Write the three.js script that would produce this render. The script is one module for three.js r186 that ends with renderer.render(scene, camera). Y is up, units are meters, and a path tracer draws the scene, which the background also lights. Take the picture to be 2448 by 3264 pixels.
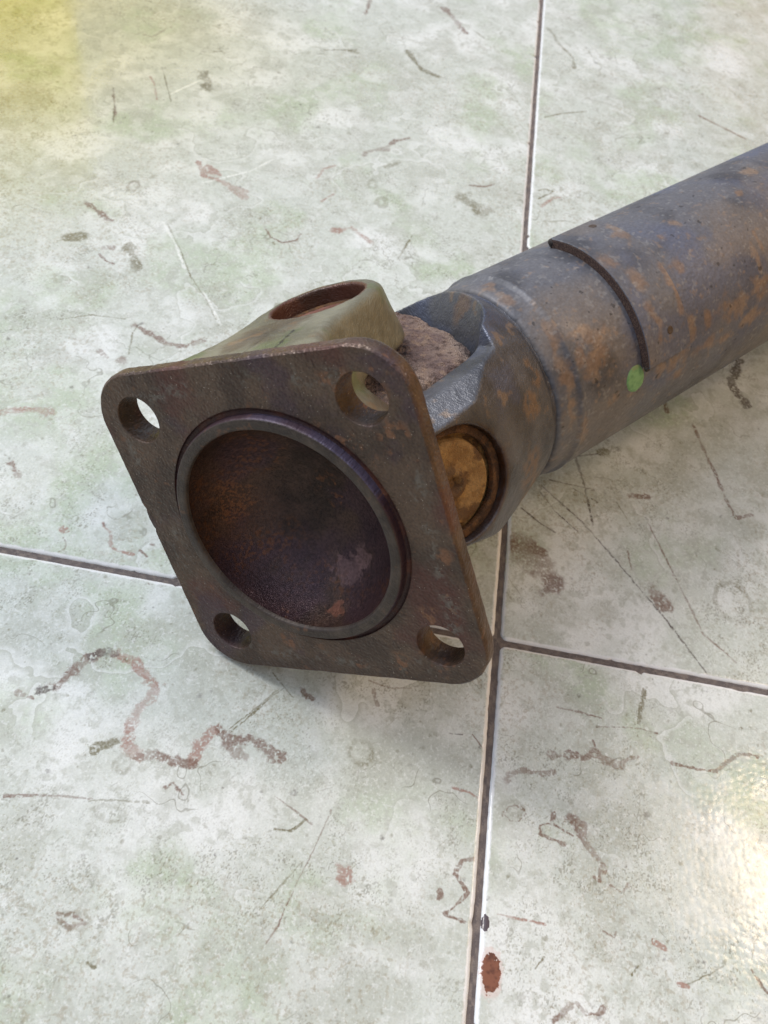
import * as THREE from 'three';
import { mergeGeometries, mergeVertices } from 'three/addons/utils/BufferGeometryUtils.js';

// ---------------------------------------------------------------- camera, sky, light, exposure
const scene = new THREE.Scene();
const camera = new THREE.PerspectiveCamera(59.94, 768 / 1024, 0.01, 60);
{
  const right = new THREE.Vector3(0.98221973, 0.12853423, -0.13683328);
  const up = new THREE.Vector3(-0.18618769, 0.57355946, -0.79772407);
  const back = new THREE.Vector3(-0.02405283, 0.80901699, 0.58729291);
  const m = new THREE.Matrix4().makeBasis(right, up, back);
  camera.position.set(-0.04836332, 0.24013199, 0.13398418);
  camera.quaternion.setFromRotationMatrix(m);
  camera.updateMatrixWorld();
}
camera.focus = 0.235;
camera.userData.fStop = 26;

const renderer = new THREE.WebGLRenderer({ antialias: true });
renderer.setSize(768, 1024);
renderer.toneMapping = THREE.LinearToneMapping;
renderer.toneMappingExposure = 1.25;
renderer.shadowMap.enabled = true;
renderer.shadowMap.type = THREE.PCFSoftShadowMap;

const SUN_DIR = new THREE.Vector3(-0.62, 0.70, -0.36).normalize();
{
  // a bright hazy sky: evenly pale, a little brighter round the veiled sun and towards the zenith
  const W = 256, H = 128, data = new Float32Array(W * H * 4);
  for (let j = 0; j < H; j++) for (let i = 0; i < W; i++) {
    const el = ((j + 0.5) / H - 0.5) * Math.PI, az = ((i + 0.5) / W - 0.5) * Math.PI * 2;
    const d = new THREE.Vector3(Math.cos(el) * Math.cos(az), Math.sin(el), Math.cos(el) * Math.sin(az));
    const g = Math.max(0, d.dot(SUN_DIR));
    const v = 0.20 + 0.08 * Math.max(0, d.y) + 0.80 * Math.pow(g, 3) + 0.5 * Math.pow(g, 14);
    const o = (j * W + i) * 4;
    data[o] = v * 0.86; data[o + 1] = v * 0.98; data[o + 2] = v * 1.20; data[o + 3] = 1;
    if (d.y < 0) { data[o] = 0.16; data[o + 1] = 0.16; data[o + 2] = 0.15; }
  }
  const sky = new THREE.DataTexture(data, W, H, THREE.RGBAFormat, THREE.FloatType);
  sky.mapping = THREE.EquirectangularReflectionMapping;
  sky.magFilter = THREE.LinearFilter; sky.minFilter = THREE.LinearFilter;
  sky.needsUpdate = true;
  scene.background = sky; scene.environment = sky;
}
const sun = new THREE.DirectionalLight(0xfffaf4, 1.5);
sun.position.copy(SUN_DIR).multiplyScalar(3);
sun.castShadow = true; sun.shadow.radius = 38; sun.shadow.mapSize.set(2048, 2048);
Object.assign(sun.shadow.camera, { left: -0.8, right: 0.8, top: 0.8, bottom: -0.8, near: 0.1, far: 6 });
scene.add(sun); scene.add(sun.target);

// ---------------------------------------------------------------- helpers
const S = 0.066;                                   // bolt hole spacing, metres: the unit of the shaft's own shapes
const clamp = (x, a = 0, b = 1) => x < a ? a : x > b ? b : x;
const sstep = (a, b, x) => { const t = clamp((x - a) / (b - a)); return t * t * (3 - 2 * t); };
const lerp = (a, b, t) => a + (b - a) * t;
const mix3 = (a, b, t) => [lerp(a[0], b[0], t), lerp(a[1], b[1], t), lerp(a[2], b[2], t)];
const lin = (v) => { v /= 255; return v <= 0.04045 ? v / 12.92 : Math.pow((v + 0.055) / 1.055, 2.4); };
const SRC = new Map();
const sr = (r, g, b) => { const k = r << 16 | g << 8 | b; let c = SRC.get(k); if (!c) SRC.set(k, c = [lin(r), lin(g), lin(b)]); return c; };
function hash3(x, y, z) {
  let h = Math.imul(x, 374761393) ^ Math.imul(y, 668265263) ^ Math.imul(z, 2147483647 - 1274126177);
  h = Math.imul(h ^ (h >>> 13), 1274126177); h ^= h >>> 16;
  h = Math.imul(h, 0x85ebca6b); h ^= h >>> 13;
  return (h >>> 0) / 4294967296;
}
const LAT = new Float32Array(65536), PERM = new Int32Array(512);
for (let k = 0; k < 65536; k++) LAT[k] = hash3(k & 255, k >> 8, 4242);
for (let k = 0; k < 512; k++) PERM[k] = Math.floor(hash3(k & 255, 7, 99) * 256);
function vn3(x, y, z) {
  const xi = Math.floor(x), yi = Math.floor(y), zi = Math.floor(z);
  let u = x - xi, v = y - yi, w = z - zi;
  u = u * u * (3 - 2 * u); v = v * v * (3 - 2 * v); w = w * w * (3 - 2 * w);
  const x0 = xi & 255, x1 = (xi + 1) & 255, pa = PERM[zi & 255], pb = PERM[(zi + 1) & 255];
  const r0 = ((yi + pa) & 255) << 8, r1 = ((yi + 1 + pa) & 255) << 8, r2 = ((yi + pb) & 255) << 8, r3 = ((yi + 1 + pb) & 255) << 8;
  const xa0 = (x0 + pa) & 255, xa1 = (x1 + pa) & 255, xb0 = (x0 + pb) & 255, xb1 = (x1 + pb) & 255;
  const a = LAT[r0 + xa0], b = LAT[r1 + xa0], c = LAT[r2 + xb0], d = LAT[r3 + xb0];
  const e = a + (LAT[r0 + xa1] - a) * u, f = b + (LAT[r1 + xa1] - b) * u, g = c + (LAT[r2 + xb1] - c) * u, h = d + (LAT[r3 + xb1] - d) * u;
  const p = e + (f - e) * v, q = g + (h - g) * v;
  return p + (q - p) * w;
}
function vn2(x, y, s = 0) {
  const xi = Math.floor(x), yi = Math.floor(y);
  let u = x - xi, v = y - yi;
  u = u * u * (3 - 2 * u); v = v * v * (3 - 2 * v);
  const X = xi + s * 37, Y = yi + s * 91, x0 = X & 255, x1 = (X + 1) & 255, r0 = (Y & 255) << 8, r1 = ((Y + 1) & 255) << 8;
  const a = LAT[r0 + x0], c = LAT[r1 + x0], b = a + (LAT[r0 + x1] - a) * u, d = c + (LAT[r1 + x1] - c) * u;
  return b + (d - b) * v;
}
const fbm3 = (x, y, z, o = 4) => { let s = 0, a = 0.5, n = 0; for (let i = 0; i < o; i++) { s += a * vn3(x, y, z); n += a; a *= 0.5; x = x * 2.03 + 7.1; y = y * 2.03 + 3.7; z = z * 2.03 + 1.3; } return s / n; };
const fbm2 = (x, y, s = 0, o = 4) => { let r = 0, a = 0.5, n = 0; for (let i = 0; i < o; i++) { r += a * vn2(x, y, s + i * 17); n += a; a *= 0.5; const t = x; x = x * 1.72 + y * 1.05 + 5.2; y = y * 1.72 - t * 1.05 + 1.9; } return r / n; };
let seed = 20241;
const rnd = () => { seed = (Math.imul(seed, 1664525) + 1013904223) >>> 0; return seed / 4294967296; };
const BYTE = new Uint8Array(4097); for (let k = 0; k <= 4096; k++) { const v = k / 4096; BYTE[k] = Math.round(255 * (v <= 0.0031308 ? v * 12.92 : 1.055 * Math.pow(v, 1 / 2.4) - 0.055)); }
const toByte = (v) => BYTE[v <= 0 ? 0 : v >= 1 ? 4096 : (v * 4096 + 0.5) | 0];

// fills a colour texture from f(i, j, out): out = linear rgb
function colourTexture(w, h, f, wrap = THREE.RepeatWrapping) {
  const d = new Uint8Array(w * h * 4), out = [0, 0, 0];
  for (let j = 0; j < h; j++) for (let i = 0; i < w; i++) {
    f(i, j, out); const o = (j * w + i) * 4;
    d[o] = toByte(out[0]); d[o + 1] = toByte(out[1]); d[o + 2] = toByte(out[2]); d[o + 3] = 255;
  }
  const t = new THREE.DataTexture(d, w, h); t.colorSpace = THREE.SRGBColorSpace;
  t.magFilter = THREE.LinearFilter; t.minFilter = THREE.LinearFilter; t.wrapS = t.wrapT = wrap; t.needsUpdate = true;
  return t;
}
function greyTexture(w, h, f, wrap = THREE.RepeatWrapping) {
  const d = new Uint8Array(w * h * 4);
  for (let j = 0; j < h; j++) for (let i = 0; i < w; i++) {
    const v = Math.round(255 * clamp(f(i, j))), o = (j * w + i) * 4;
    d[o] = d[o + 1] = d[o + 2] = v; d[o + 3] = 255;
  }
  const t = new THREE.DataTexture(d, w, h);
  t.magFilter = THREE.LinearFilter; t.minFilter = THREE.LinearFilter; t.wrapS = t.wrapT = wrap; t.needsUpdate = true;
  return t;
}
function part(name, geometry, material, parent) {
  const m = new THREE.Mesh(geometry, material);
  m.name = name; m.castShadow = m.receiveShadow = true; parent.add(m); return m;
}
function geo(pos, idx, uv) {
  const g = new THREE.BufferGeometry();
  g.setAttribute('position', new THREE.Float32BufferAttribute(pos, 3));
  if (uv) g.setAttribute('uv', new THREE.Float32BufferAttribute(uv, 2));
  g.setIndex(idx); g.computeVertexNormals(); return g;
}
// naive surface nets over a distance field; vertices pulled onto the field, normals from its gradient, colours from colour(p, n)
function netMesh(sdf, lo, hi, cell, colour, uvOf) {
  const n = [0, 1, 2].map((k) => Math.ceil((hi[k] - lo[k]) / cell) + 2), [nx, ny, nz] = n;
  const F = new Float32Array(nx * ny * nz);
  let q = 0;
  for (let k = 0; k < nz; k++) for (let j = 0; j < ny; j++) for (let i = 0; i < nx; i++) F[q++] = sdf(lo[0] + i * cell, lo[1] + j * cell, lo[2] + k * cell);
  const id = new Int32Array(nx * ny * nz).fill(-1), P = [], idx = [];
  const off = [0, 1, nx, nx + 1, nx * ny, nx * ny + 1, nx * ny + nx, nx * ny + nx + 1];
  const E = [[0, 1], [2, 3], [4, 5], [6, 7], [0, 2], [1, 3], [4, 6], [5, 7], [0, 4], [1, 5], [2, 6], [3, 7]];
  for (let k = 0; k < nz - 1; k++) for (let j = 0; j < ny - 1; j++) for (let i = 0; i < nx - 1; i++) {
    const b = (k * ny + j) * nx + i;
    let m = 0; for (let c = 0; c < 8; c++) if (F[b + off[c]] < 0) m |= 1 << c;
    if (m === 0 || m === 255) continue;
    let x = 0, y = 0, z = 0, cnt = 0;
    for (const [a, c] of E) {
      if (((m >> a) & 1) === ((m >> c) & 1)) continue;
      const fa = F[b + off[a]], fc = F[b + off[c]], t = fa / (fa - fc);
      x += lerp(a & 1, c & 1, t); y += lerp((a >> 1) & 1, (c >> 1) & 1, t); z += lerp((a >> 2) & 1, (c >> 2) & 1, t); cnt++;
    }
    id[b] = P.length / 3;
    P.push(lo[0] + (i + x / cnt) * cell, lo[1] + (j + y / cnt) * cell, lo[2] + (k + z / cnt) * cell);
  }
  const quad = (a, b, c, d, flip) => { if (!flip) idx.push(a, c, b, a, d, c); else idx.push(a, b, c, a, c, d); };
  for (let k = 1; k < nz - 1; k++) for (let j = 1; j < ny - 1; j++) for (let i = 1; i < nx - 1; i++) {
    const b = (k * ny + j) * nx + i, s = F[b] < 0;
    if (s !== F[b + 1] < 0) quad(id[b], id[b - nx], id[b - nx - nx * ny], id[b - nx * ny], s);
    if (s !== F[b + nx] < 0) quad(id[b], id[b - nx * ny], id[b - 1 - nx * ny], id[b - 1], s);
    if (s !== F[b + nx * ny] < 0) quad(id[b], id[b - 1], id[b - 1 - nx], id[b - nx], s);
  }
  const N = new Float32Array(P.length), C = new Float32Array(P.length), U = new Float32Array(P.length / 3 * 2), e = cell * 0.5;
  const pos = new Float32Array(P.length);
  for (let v = 0; v < P.length; v += 3) {
    let x = P[v], y = P[v + 1], z = P[v + 2], gx, gy, gz, l;
    for (let it = 0; it < 3; it++) {
      gx = sdf(x + e, y, z) - sdf(x - e, y, z); gy = sdf(x, y + e, z) - sdf(x, y - e, z); gz = sdf(x, y, z + e) - sdf(x, y, z - e);
      l = Math.hypot(gx, gy, gz) || 1; gx /= l; gy /= l; gz /= l;
      if (it === 2) break;
      const d = clamp(sdf(x, y, z), -cell * 0.5, cell * 0.5) * 0.8; x -= gx * d; y -= gy * d; z -= gz * d;
    }
    pos[v] = x * S; pos[v + 1] = y * S; pos[v + 2] = z * S;
    N[v] = gx; N[v + 1] = gy; N[v + 2] = gz;
    const c = colour(x, y, z, gx, gy, gz); C[v] = c[0]; C[v + 1] = c[1]; C[v + 2] = c[2];
    const u = uvOf(x, y, z); U[v / 3 * 2] = u[0]; U[v / 3 * 2 + 1] = u[1];
  }
  const g = new THREE.BufferGeometry();
  g.setAttribute('position', new THREE.BufferAttribute(pos, 3));
  g.setAttribute('normal', new THREE.BufferAttribute(N, 3));
  g.setAttribute('color', new THREE.BufferAttribute(C, 3));
  g.setAttribute('uv', new THREE.BufferAttribute(U, 2));
  g.setIndex(idx); return g;
}
const smin = (a, b, k) => { const h = clamp(0.5 + 0.5 * (b - a) / k); return lerp(b, a, h) - k * h * (1 - h); };
const smax = (a, b, k) => -smin(-a, -b, k);

// printed veins and marks of the tiles in millimetres from the grout crossing: tone, width, x, z, x, z ...
const VEINS = [
["b",1.32,-132.3,43.6,-128.6,44.1],
["d",1.67,-127.3,42.3,-123.6,40.3],
["b",2.64,-123.6,40.3,-120.7,35.2,-117.7,30.0,-115.5,27.5],
["d",1.97,-116.9,28.8,-115.1,27.1,-110.2,27.1],
["p",2.73,-110.2,27.1,-104.9,28.7,-99.4,32.9,-96.6,34.3,-97.1,38.8,-99.3,43.0,-100.3,47.5,-99.2,52.7,-95.5,55.5],
["b",2.2,-95.5,55.5,-91.6,53.6,-86.8,54.5,-81.0,54.6],
["b",1.44,-85.4,53.1,-81.0,54.6],
["p",2.47,-81.3,53.5,-79.8,48.4,-76.8,44.2],
["b",2.85,-75.5,44.6,-71.3,45.0,-65.5,45.1,-61.0,46.7,-57.7,48.5],
["b",3.94,-71.9,47.5,-69.7,49.5],
["b",1.3,-86.4,61.9,-84.5,60.4,-81.1,62.6],
["o",0.53,-104.1,68.7,-99.6,67.6,-95.3,67.1,-89.0,66.3],
["b",0.5,-57.0,59.1,-49.8,62.5,-46.0,64.6],
["o",0.54,-47.9,63.6,-51.1,67.2,-55.5,67.4],
["o",0.42,-73.6,43.0,-67.2,34.9,-60.8,27.8,-65.3,24.0],
["o",0.36,-60.8,27.8,-57.9,30.5],
["b",1.79,-55.2,28.3,-52.6,29.4],
["b",2.06,17.9,33.3,23.7,32.4,28.0,32.2,31.1,30.2,34.3,32.1,38.0,32.7],
["b",1.09,38.0,32.2,40.7,30.3,43.4,29.3],
["b",0.65,30.3,26.8,31.1,29.2,31.9,30.6],
["b",2.34,5.1,43.0,6.8,40.6],
["b",1.36,6.8,40.6,10.3,39.2,14.5,39.5,18.6,38.2],
["b",1.12,5.1,52.6,6.3,50.4,8.2,49.5,10.8,50.6],
["b",0.4,5.4,52.5,7.0,54.2,9.5,53.8,11.4,51.5],
["b",1.11,18.9,50.1,18.5,52.7,15.5,53.9,15.3,56.1,18.6,57.0,22.1,57.8],
["b",0.51,19.0,52.8,22.0,54.0,24.5,55.0],
["b",3.07,25.0,51.0,26.3,52.3],
["b",1.52,26.0,52.8,26.5,54.2,29.0,57.6,32.0,60.4,33.0,62.6],
["b",1.19,34.9,66.4,38.3,67.4,39.8,65.3],
["b",0.89,32.0,62.3,32.0,65.5,30.5,64.8],
["b",0.55,19.2,18.3,25.7,18.5,32.8,19.1],
["b",0.39,31.2,22.2,40.4,20.5,44.8,20.2,49.7,20.7],
["b",1.12,54.1,29.2,62.1,29.6,67.0,29.0,70.5,25.6,74.6,22.4,80.1,22.2],
["p",0.66,5.0,78.5,9.7,78.6,17.3,78.8],
["b",1.36,20.6,100.1,23.3,97.3,25.9,95.8,28.2,97.4,30.9,97.3,32.7,95.7],
["b",0.73,72.0,80.9,74.1,83.9,75.7,85.7],
["p",1.06,46.1,78.2,48.9,79.5],
["o",0.3,72.3,78.3,73.5,73.8,74.9,72.3],
["b",0.48,32.9,78.0,35.7,78.8,36.2,77.7],
["o",0.47,15.3,89.4,17.5,86.6],
["o",0.47,40.2,87.1,41.9,84.8],
["o",0.29,54.6,86.9,59.9,84.0,64.4,81.2],
["p",0.95,52.3,87.3,54.6,87.5],
["o",1.26,44.3,18.3,45.7,11.1,46.3,7.4],
["o",4.0,-166.2,-282.0,-162.0,-274.8,-158.9,-267.3],
["o",3.9,-185.0,-144.3,-180.1,-146.5],
["b",2.31,-168.6,-142.7,-165.9,-143.2],
["o",3.92,-160.1,-145.3,-156.3,-140.6,-153.4,-134.2],
["p",1.8,-148.4,-209.9,-143.9,-200.8,-137.6,-200.2,-130.8,-197.3,-124.1,-195.2],
["p",4.02,-143.3,-206.3,-139.8,-204.8],
["p",2.98,-129.2,-195.2,-124.3,-191.7],
["b",0.67,-110.2,-173.3,-107.2,-168.7,-101.8,-166.5,-96.6,-169.7,-95.6,-174.7],
["p",2.42,-82.7,-180.4,-75.5,-185.1,-66.4,-178.4],
["b",2.37,-183.8,-167.2,-172.6,-159.7],
["o",0.54,-184.9,-279.2,-177.3,-262.4,-172.6,-251.6],
["w",0.89,-174.4,-258.2,-164.3,-275.0],
["o",0.72,-200.7,-253.5,-195.5,-238.9,-192.0,-226.4],
["o",0.55,-150.2,-165.3,-140.2,-150.0,-131.2,-133.8],
["o",1.12,-108.2,-327.4,-101.2,-329.7,-94.9,-329.1],
["b",2.0,-78.8,-239.7,-75.1,-244.8,-67.9,-248.4],
["p",1.06,-96.1,-215.2,-94.4,-223.0,-89.8,-227.4],
["p",1.04,-91.1,-199.3,-87.1,-205.8],
["b",0.91,-201.8,-305.1,-196.9,-304.6,-193.5,-313.4],
["b",0.88,-169.4,-138.0,-165.6,-134.8,-162.6,-134.3],
["o",1.05,-164.9,-302.1,-161.3,-304.3],
["p",0.97,-187.7,-269.2,-184.4,-264.0,-179.1,-251.2],
["w",0.82,-142.7,-195.9,-125.6,-210.5,-117.7,-222.4],
["w",1.1,-151.6,-164.9,-142.7,-152.2,-135.5,-139.7],
["b",1.82,-79.0,-241.5,-70.1,-248.5,-65.6,-256.1,-59.4,-261.1],
["o",6.56,-30.1,-222.9,-20.9,-215.3],
["b",3.05,-55.8,-396.5,-48.0,-384.8,-41.8,-373.8],
["o",2.03,-70.5,-341.4,-61.1,-325.5,-52.1,-321.9],
["o",2.0,-67.0,-234.3,-61.3,-240.1],
["b",1.11,88.6,-335.4,100.7,-328.4,112.5,-321.5],
["o",0.82,-53.3,-170.6,-49.4,-187.7],
["o",1.0,-112.7,-325.3,-96.6,-331.8],
["b",1.59,-97.6,-388.7,-97.7,-371.9],
["o",1.33,4.3,-397.8,8.0,-391.4,10.3,-383.9,16.0,-375.2,19.5,-369.9,20.3,-358.3],
["o",0.94,5.8,-303.8,14.5,-310.5,27.2,-316.9],
["o",0.72,4.4,-239.3,7.7,-241.4,11.8,-240.8,4.6,-232.7],
["p",1.2,6.5,-227.7,11.9,-236.0,15.3,-237.2],
["b",0.94,-27.3,-232.5,-20.6,-233.8,-16.2,-237.2],
["o",0.86,-37.7,-378.1,-30.4,-371.4],
["o",0.7,10.2,-217.0,17.4,-220.2,22.4,-220.0],
["p",0.8,-128.0,-15.5,-127.1,-14.2,-125.0,-12.8,-124.0,-11.0,-123.8,-9.0,-121.9,-7.0,-118.8,-6.4,-115.5,-6.4],
["p",1.58,-138.9,-10.7,-138.0,-10.6],
["b",0.55,-137.8,-7.6,-136.5,-6.2,-136.0,-4.3,-137.3,-2.5],
["b",0.64,-113.9,-8.3,-111.4,-6.6],
["b",0.63,-108.3,2.5,-107.0,2.7],
["b",0.56,-111.4,-11.1,-110.4,-11.2],
["b",1.91,-145.1,-103.7,-140.6,-102.0,-137.0,-100.1,-131.3,-97.4,-124.5,-97.9,-117.9,-103.3],
["d",1.15,-143.9,-103.3,-142.1,-105.3],
["b",1.29,-152.7,-87.3,-149.0,-84.8],
["b",2.4,-145.0,-84.6,-143.6,-84.5],
["o",0.4,-135.1,-140.9,-129.8,-132.7,-123.5,-125.0,-116.8,-114.7],
["w",1.0,-125.3,-127.7,-119.2,-120.1,-114.7,-112.3],
["o",0.47,-142.4,-88.7,-144.3,-99.5,-143.2,-104.2],
["d",0.83,23.9,-80.0,26.9,-69.7,29.0,-59.0,30.2,-51.4],
["d",0.67,14.6,-67.7,23.3,-67.2,30.6,-67.0],
["d",0.5,23.3,-65.7,31.9,-61.7],
["d",0.57,11.2,-61.8,17.0,-54.2,25.1,-47.4],
["d",0.56,5.1,-52.9,11.6,-48.1,17.2,-45.1],
["d",0.53,24.8,-81.3,33.2,-84.5],
["d",3.14,91.6,-148.4,87.6,-136.9,88.8,-129.6,91.9,-124.2],
["b",1.05,69.7,-107.8,72.5,-97.0,76.0,-86.8,79.8,-73.0,82.5,-66.5,88.6,-69.4],
["b",1.88,43.8,-67.5,50.4,-68.1],
["o",0.5,38.8,-63.3,44.2,-53.7],
["b",1.31,58.7,-119.3,59.7,-112.3],
["o",2.28,33.2,-85.0,35.4,-85.6],
["b",7.29,4.0,-38.5,9.7,-34.1,15.3,-29.9,17.8,-24.1],
["d",0.63,11.9,-64.2,26.9,-51.5,38.1,-38.6,54.6,-18.9,63.0,-7.2,68.4,-0.3],
["b",0.63,50.0,-56.8,61.4,-29.1,66.7,-16.3,76.6,-8.4],
["b",3.85,50.5,-29.4,53.4,-24.7],
["b",0.82,42.2,-43.3,43.6,-36.1],
["b",0.87,-35.4,23.3,-34.8,25.6,-33.6,27.9],
["b",0.44,-37.2,20.7,-33.6,21.6,-29.9,21.8,-24.9,20.8],
["b",1.16,-1.9,65.7,-5.2,66.8,-6.8,70.3],
["b",0.94,-6.8,70.3,-4.1,73.4,-3.1,74.6,-6.5,78.6,-8.6,80.7,-3.4,81.6],
["b",1.22,-10.2,74.4,-10.4,76.7],
["p",0.71,-9.3,47.9,-4.7,48.4,-2.6,49.3],
["b",0.26,-5.3,31.4,-2.2,34.9],
["d",0.42,-11.8,32.4,-8.2,32.1],
["p",2.63,-36.5,74.0,-35.2,76.7],
["b",0.35,-41.7,59.9,-43.5,67.6,-47.2,79.9,-49.8,90.2,-51.8,94.7],
["o",0.35,-46.6,74.0,-50.7,80.5,-55.1,87.3],
["b",1.3,-102.7,96.2,-98.9,95.6,-95.6,97.1,-99.0,98.7,-102.3,97.2],
["o",0.85,-92.5,105.3,-90.4,106.0],
["o",0.77,-62.7,28.9,-68.8,37.9,-72.7,43.5],
["p",2.39,-175.0,-51.5,-166.7,-54.7,-159.1,-55.6],
["b",2.27,-163.4,-31.8,-159.3,-27.0],
["o",0.5,-171.3,-99.2,-161.1,-104.7,-149.1,-105.6],
["b",0.69,-125.4,71.3,-115.3,69.2,-103.6,68.0],
["b",1.22,-200.1,-251.6,-192.7,-232.0],
["o",1.81,-97.2,-117.8,-95.9,-128.9],
["o",1.71,-107.7,55.5,-102.6,51.9]];
const RINGS = [["o",77.7,-30.8,6.1,7.3],["o",7.9,50.4,2.6,1.8],["o",-98.6,57.6,2.2,2.3],["o",-98.2,70.9,3.9,1.9],["o",-170.1,-184.2,2.2,3.7],["o",-179.8,-120.7,1.6,2.2],["o",-64.9,-207.0,2.2,3.6],["o",-66.0,-206.8,2.0,2.6],["o",-179.6,-120.2,1.5,2.0],["o",-21.3,-213.1,2.7,2.2],["b",-170.0,-184.3,2.0,2.8],["o",-98.4,97.1,3.4,1.8],["o",-36.2,42.7,3.1,3.4],["o",-71.3,-219.0,1.8,3.1]];


// ---------------------------------------------------------------- the tiled floor
const floor = new THREE.Group(); floor.name = 'floor'; scene.add(floor);
floor.userData = { kind: 'structure', label: 'floor of large pale green marble patterned tiles with dark grout', category: 'floor' };
const TILE = 0.6, GAP = 0.00095;                     // half a joint
const veinTone = { b: sr(118, 88, 70), p: sr(156, 118, 102), o: sr(108, 99, 62), d: sr(76, 60, 50), w: sr(244, 246, 242) };

// one tile's print, over the window [x0, x1] x [z0, z1] in mm, px mm a texel
function tilePrint(x0, x1, z0, z1, px, salt) {
  const w = Math.round((x1 - x0) / px), h = Math.round((z1 - z0) / px), n = w * h;
  const A = { b: new Float32Array(n), p: new Float32Array(n), o: new Float32Array(n), d: new Float32Array(n), w: new Float32Array(n) };
  const stamp = (c, xs, zs, rad, dist, strength, soft) => {
    const i0 = Math.max(0, Math.floor((xs[0] - rad - x0) / px)), i1 = Math.min(w - 1, Math.ceil((xs[1] + rad - x0) / px));
    const j0 = Math.max(0, Math.floor((zs[0] - rad - z0) / px)), j1 = Math.min(h - 1, Math.ceil((zs[1] + rad - z0) / px));
    const a = A[c];
    for (let j = j0; j <= j1; j++) for (let i = i0; i <= i1; i++) {
      const x = x0 + (i + 0.5) * px, z = z0 + (j + 0.5) * px, d = dist(x, z);
      if (d > rad) continue;
      const grain = 0.60 + 0.55 * vn2(x * 2.3, z * 2.3, salt + 5) - 0.75 * sstep(0.62, 0.9, vn2(x * 1.6 + 40, z * 1.6, salt + 6));
      const v = strength * (0.62 + 0.38 * sstep(0.25, 0.65, vn2(x * 0.16, z * 0.16, 71))) * clamp(grain) * (1 - sstep(-soft, soft, d));
      const o = j * w + i; if (v > a[o]) a[o] = v;
    }
  };
  for (const vn of VEINS) {
    const [c, wd, ...p] = vn;
    let xa = 1e9, xb = -1e9, za = 1e9, zb = -1e9;
    for (let k = 0; k < p.length; k += 2) { xa = Math.min(xa, p[k]); xb = Math.max(xb, p[k]); za = Math.min(za, p[k + 1]); zb = Math.max(zb, p[k + 1]); }
    const half = wd > 1.2 ? wd * 0.6 : wd / 2, rough = wd > 1.2 ? Math.min(0.8, half * 0.5) : 0.12 + half * 0.35;
    stamp(c, [xa, xb], [za, zb], half * 2 + 1.5, (x, z) => {
      const jx = x + (vn2(x * 0.9, z * 0.9, 3) - 0.5) * rough * 1.6 + (vn2(x * 3.1, z * 3.1, 9) - 0.5) * rough * 0.8;
      const jz = z + (vn2(x * 0.9 + 31, z * 0.9, 4) - 0.5) * rough * 1.6 + (vn2(x * 3.1, z * 3.1 + 13, 8) - 0.5) * rough * 0.8;
      let best = 1e9;
      for (let k = 0; k + 3 < p.length; k += 2) {
        const ax = p[k], az = p[k + 1], bx = p[k + 2] - ax, bz = p[k + 3] - az;
        const t = clamp(((jx - ax) * bx + (jz - az) * bz) / (bx * bx + bz * bz + 1e-9));
        const d = Math.hypot(jx - ax - bx * t, jz - az - bz * t); if (d < best) best = d;
      }
      return best - half * (0.35 + 1.25 * vn2(x * 0.3, z * 0.3, 12));
    }, wd < 1 ? 0.88 : 0.85, Math.max(0.18, half * 0.30));
  }
  for (const [c, cx, cz, rx, rz] of RINGS) stamp(c, [cx - rx, cx + rx], [cz - rz, cz + rz], 2, (x, z) => {
    const e = Math.hypot((x - cx) / rx, (z - cz) / rz), k = (rx + rz) / 2;
    return Math.abs(e - 1) * k - 0.35 - 0.8 * vn2(x * 0.8, z * 0.8, 21);
  }, 0.42, 0.5);
  // little pits and rings of the print, everywhere
  const count = Math.round(w * h * px * px / 60);
  for (let s = 0; s < count; s++) {
    const cx = x0 + rnd() * (x1 - x0), cz = z0 + rnd() * (z1 - z0), r = 0.25 + 0.9 * rnd() * rnd() * rnd(), asp = 0.6 + rnd() * 0.9, ring = false;
    const c = rnd() < 0.75 ? 'o' : 'd', an = rnd() * 3.1, ca = Math.cos(an), sa = Math.sin(an);
    stamp(c, [cx - r * 2, cx + r * 2], [cz - r * 2, cz + r * 2], 1, (x, z) => {
      const u = ((x - cx) * ca + (z - cz) * sa) / asp, v = (z - cz) * ca - (x - cx) * sa, e = Math.hypot(u, v) + (vn2(x * 2.2, z * 2.2, 33) - 0.5) * 0.5;
      return ring ? Math.abs(e - r * 1.8) - 0.3 : e - r;
    }, 0.25 + 0.4 * rnd(), 0.3);
  }
  const base = sr(200, 205, 196), white = sr(225, 228, 224), green = sr(172, 187, 155), grey = sr(180, 183, 171), olive = sr(150, 146, 112), speck = sr(112, 106, 84), chip = sr(132, 84, 62), edge = sr(236, 236, 236);
  return colourTexture(w, h, (i, j, out) => {
    const x = x0 + (i + 0.5) * px, z = z0 + (j + 0.5) * px, o = j * w + i;
    const wx = x + 9 * (fbm2(x * 0.03, z * 0.03, salt, 3) - 0.5), wz = z + 9 * (fbm2(x * 0.03 + 50, z * 0.03, salt, 3) - 0.5);
    const cloud = fbm2(wx * 0.045, wz * 0.045, salt + 40, 5), cloud2 = fbm2(wx * 0.035 + 9, wz * 0.035, salt + 60, 5);
    let c = mix3(base, white, sstep(0.45, 0.72, cloud));
    c = mix3(c, green, 0.62 * sstep(0.50, 0.76, cloud2));
    c = mix3(c, grey, 0.55 * sstep(0.54, 0.72, fbm2(x * 0.06 + 20, z * 0.06, salt + 80, 4)));
    const dense = sstep(0.38, 0.66, fbm2(x * 0.05 + 70, z * 0.05, salt + 110, 3));
    c = mix3(c, olive, (0.14 + 0.26 * dense) * sstep(0.56, 0.80, fbm2(x * 1.9, z * 1.9, salt + 100, 3)));
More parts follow.
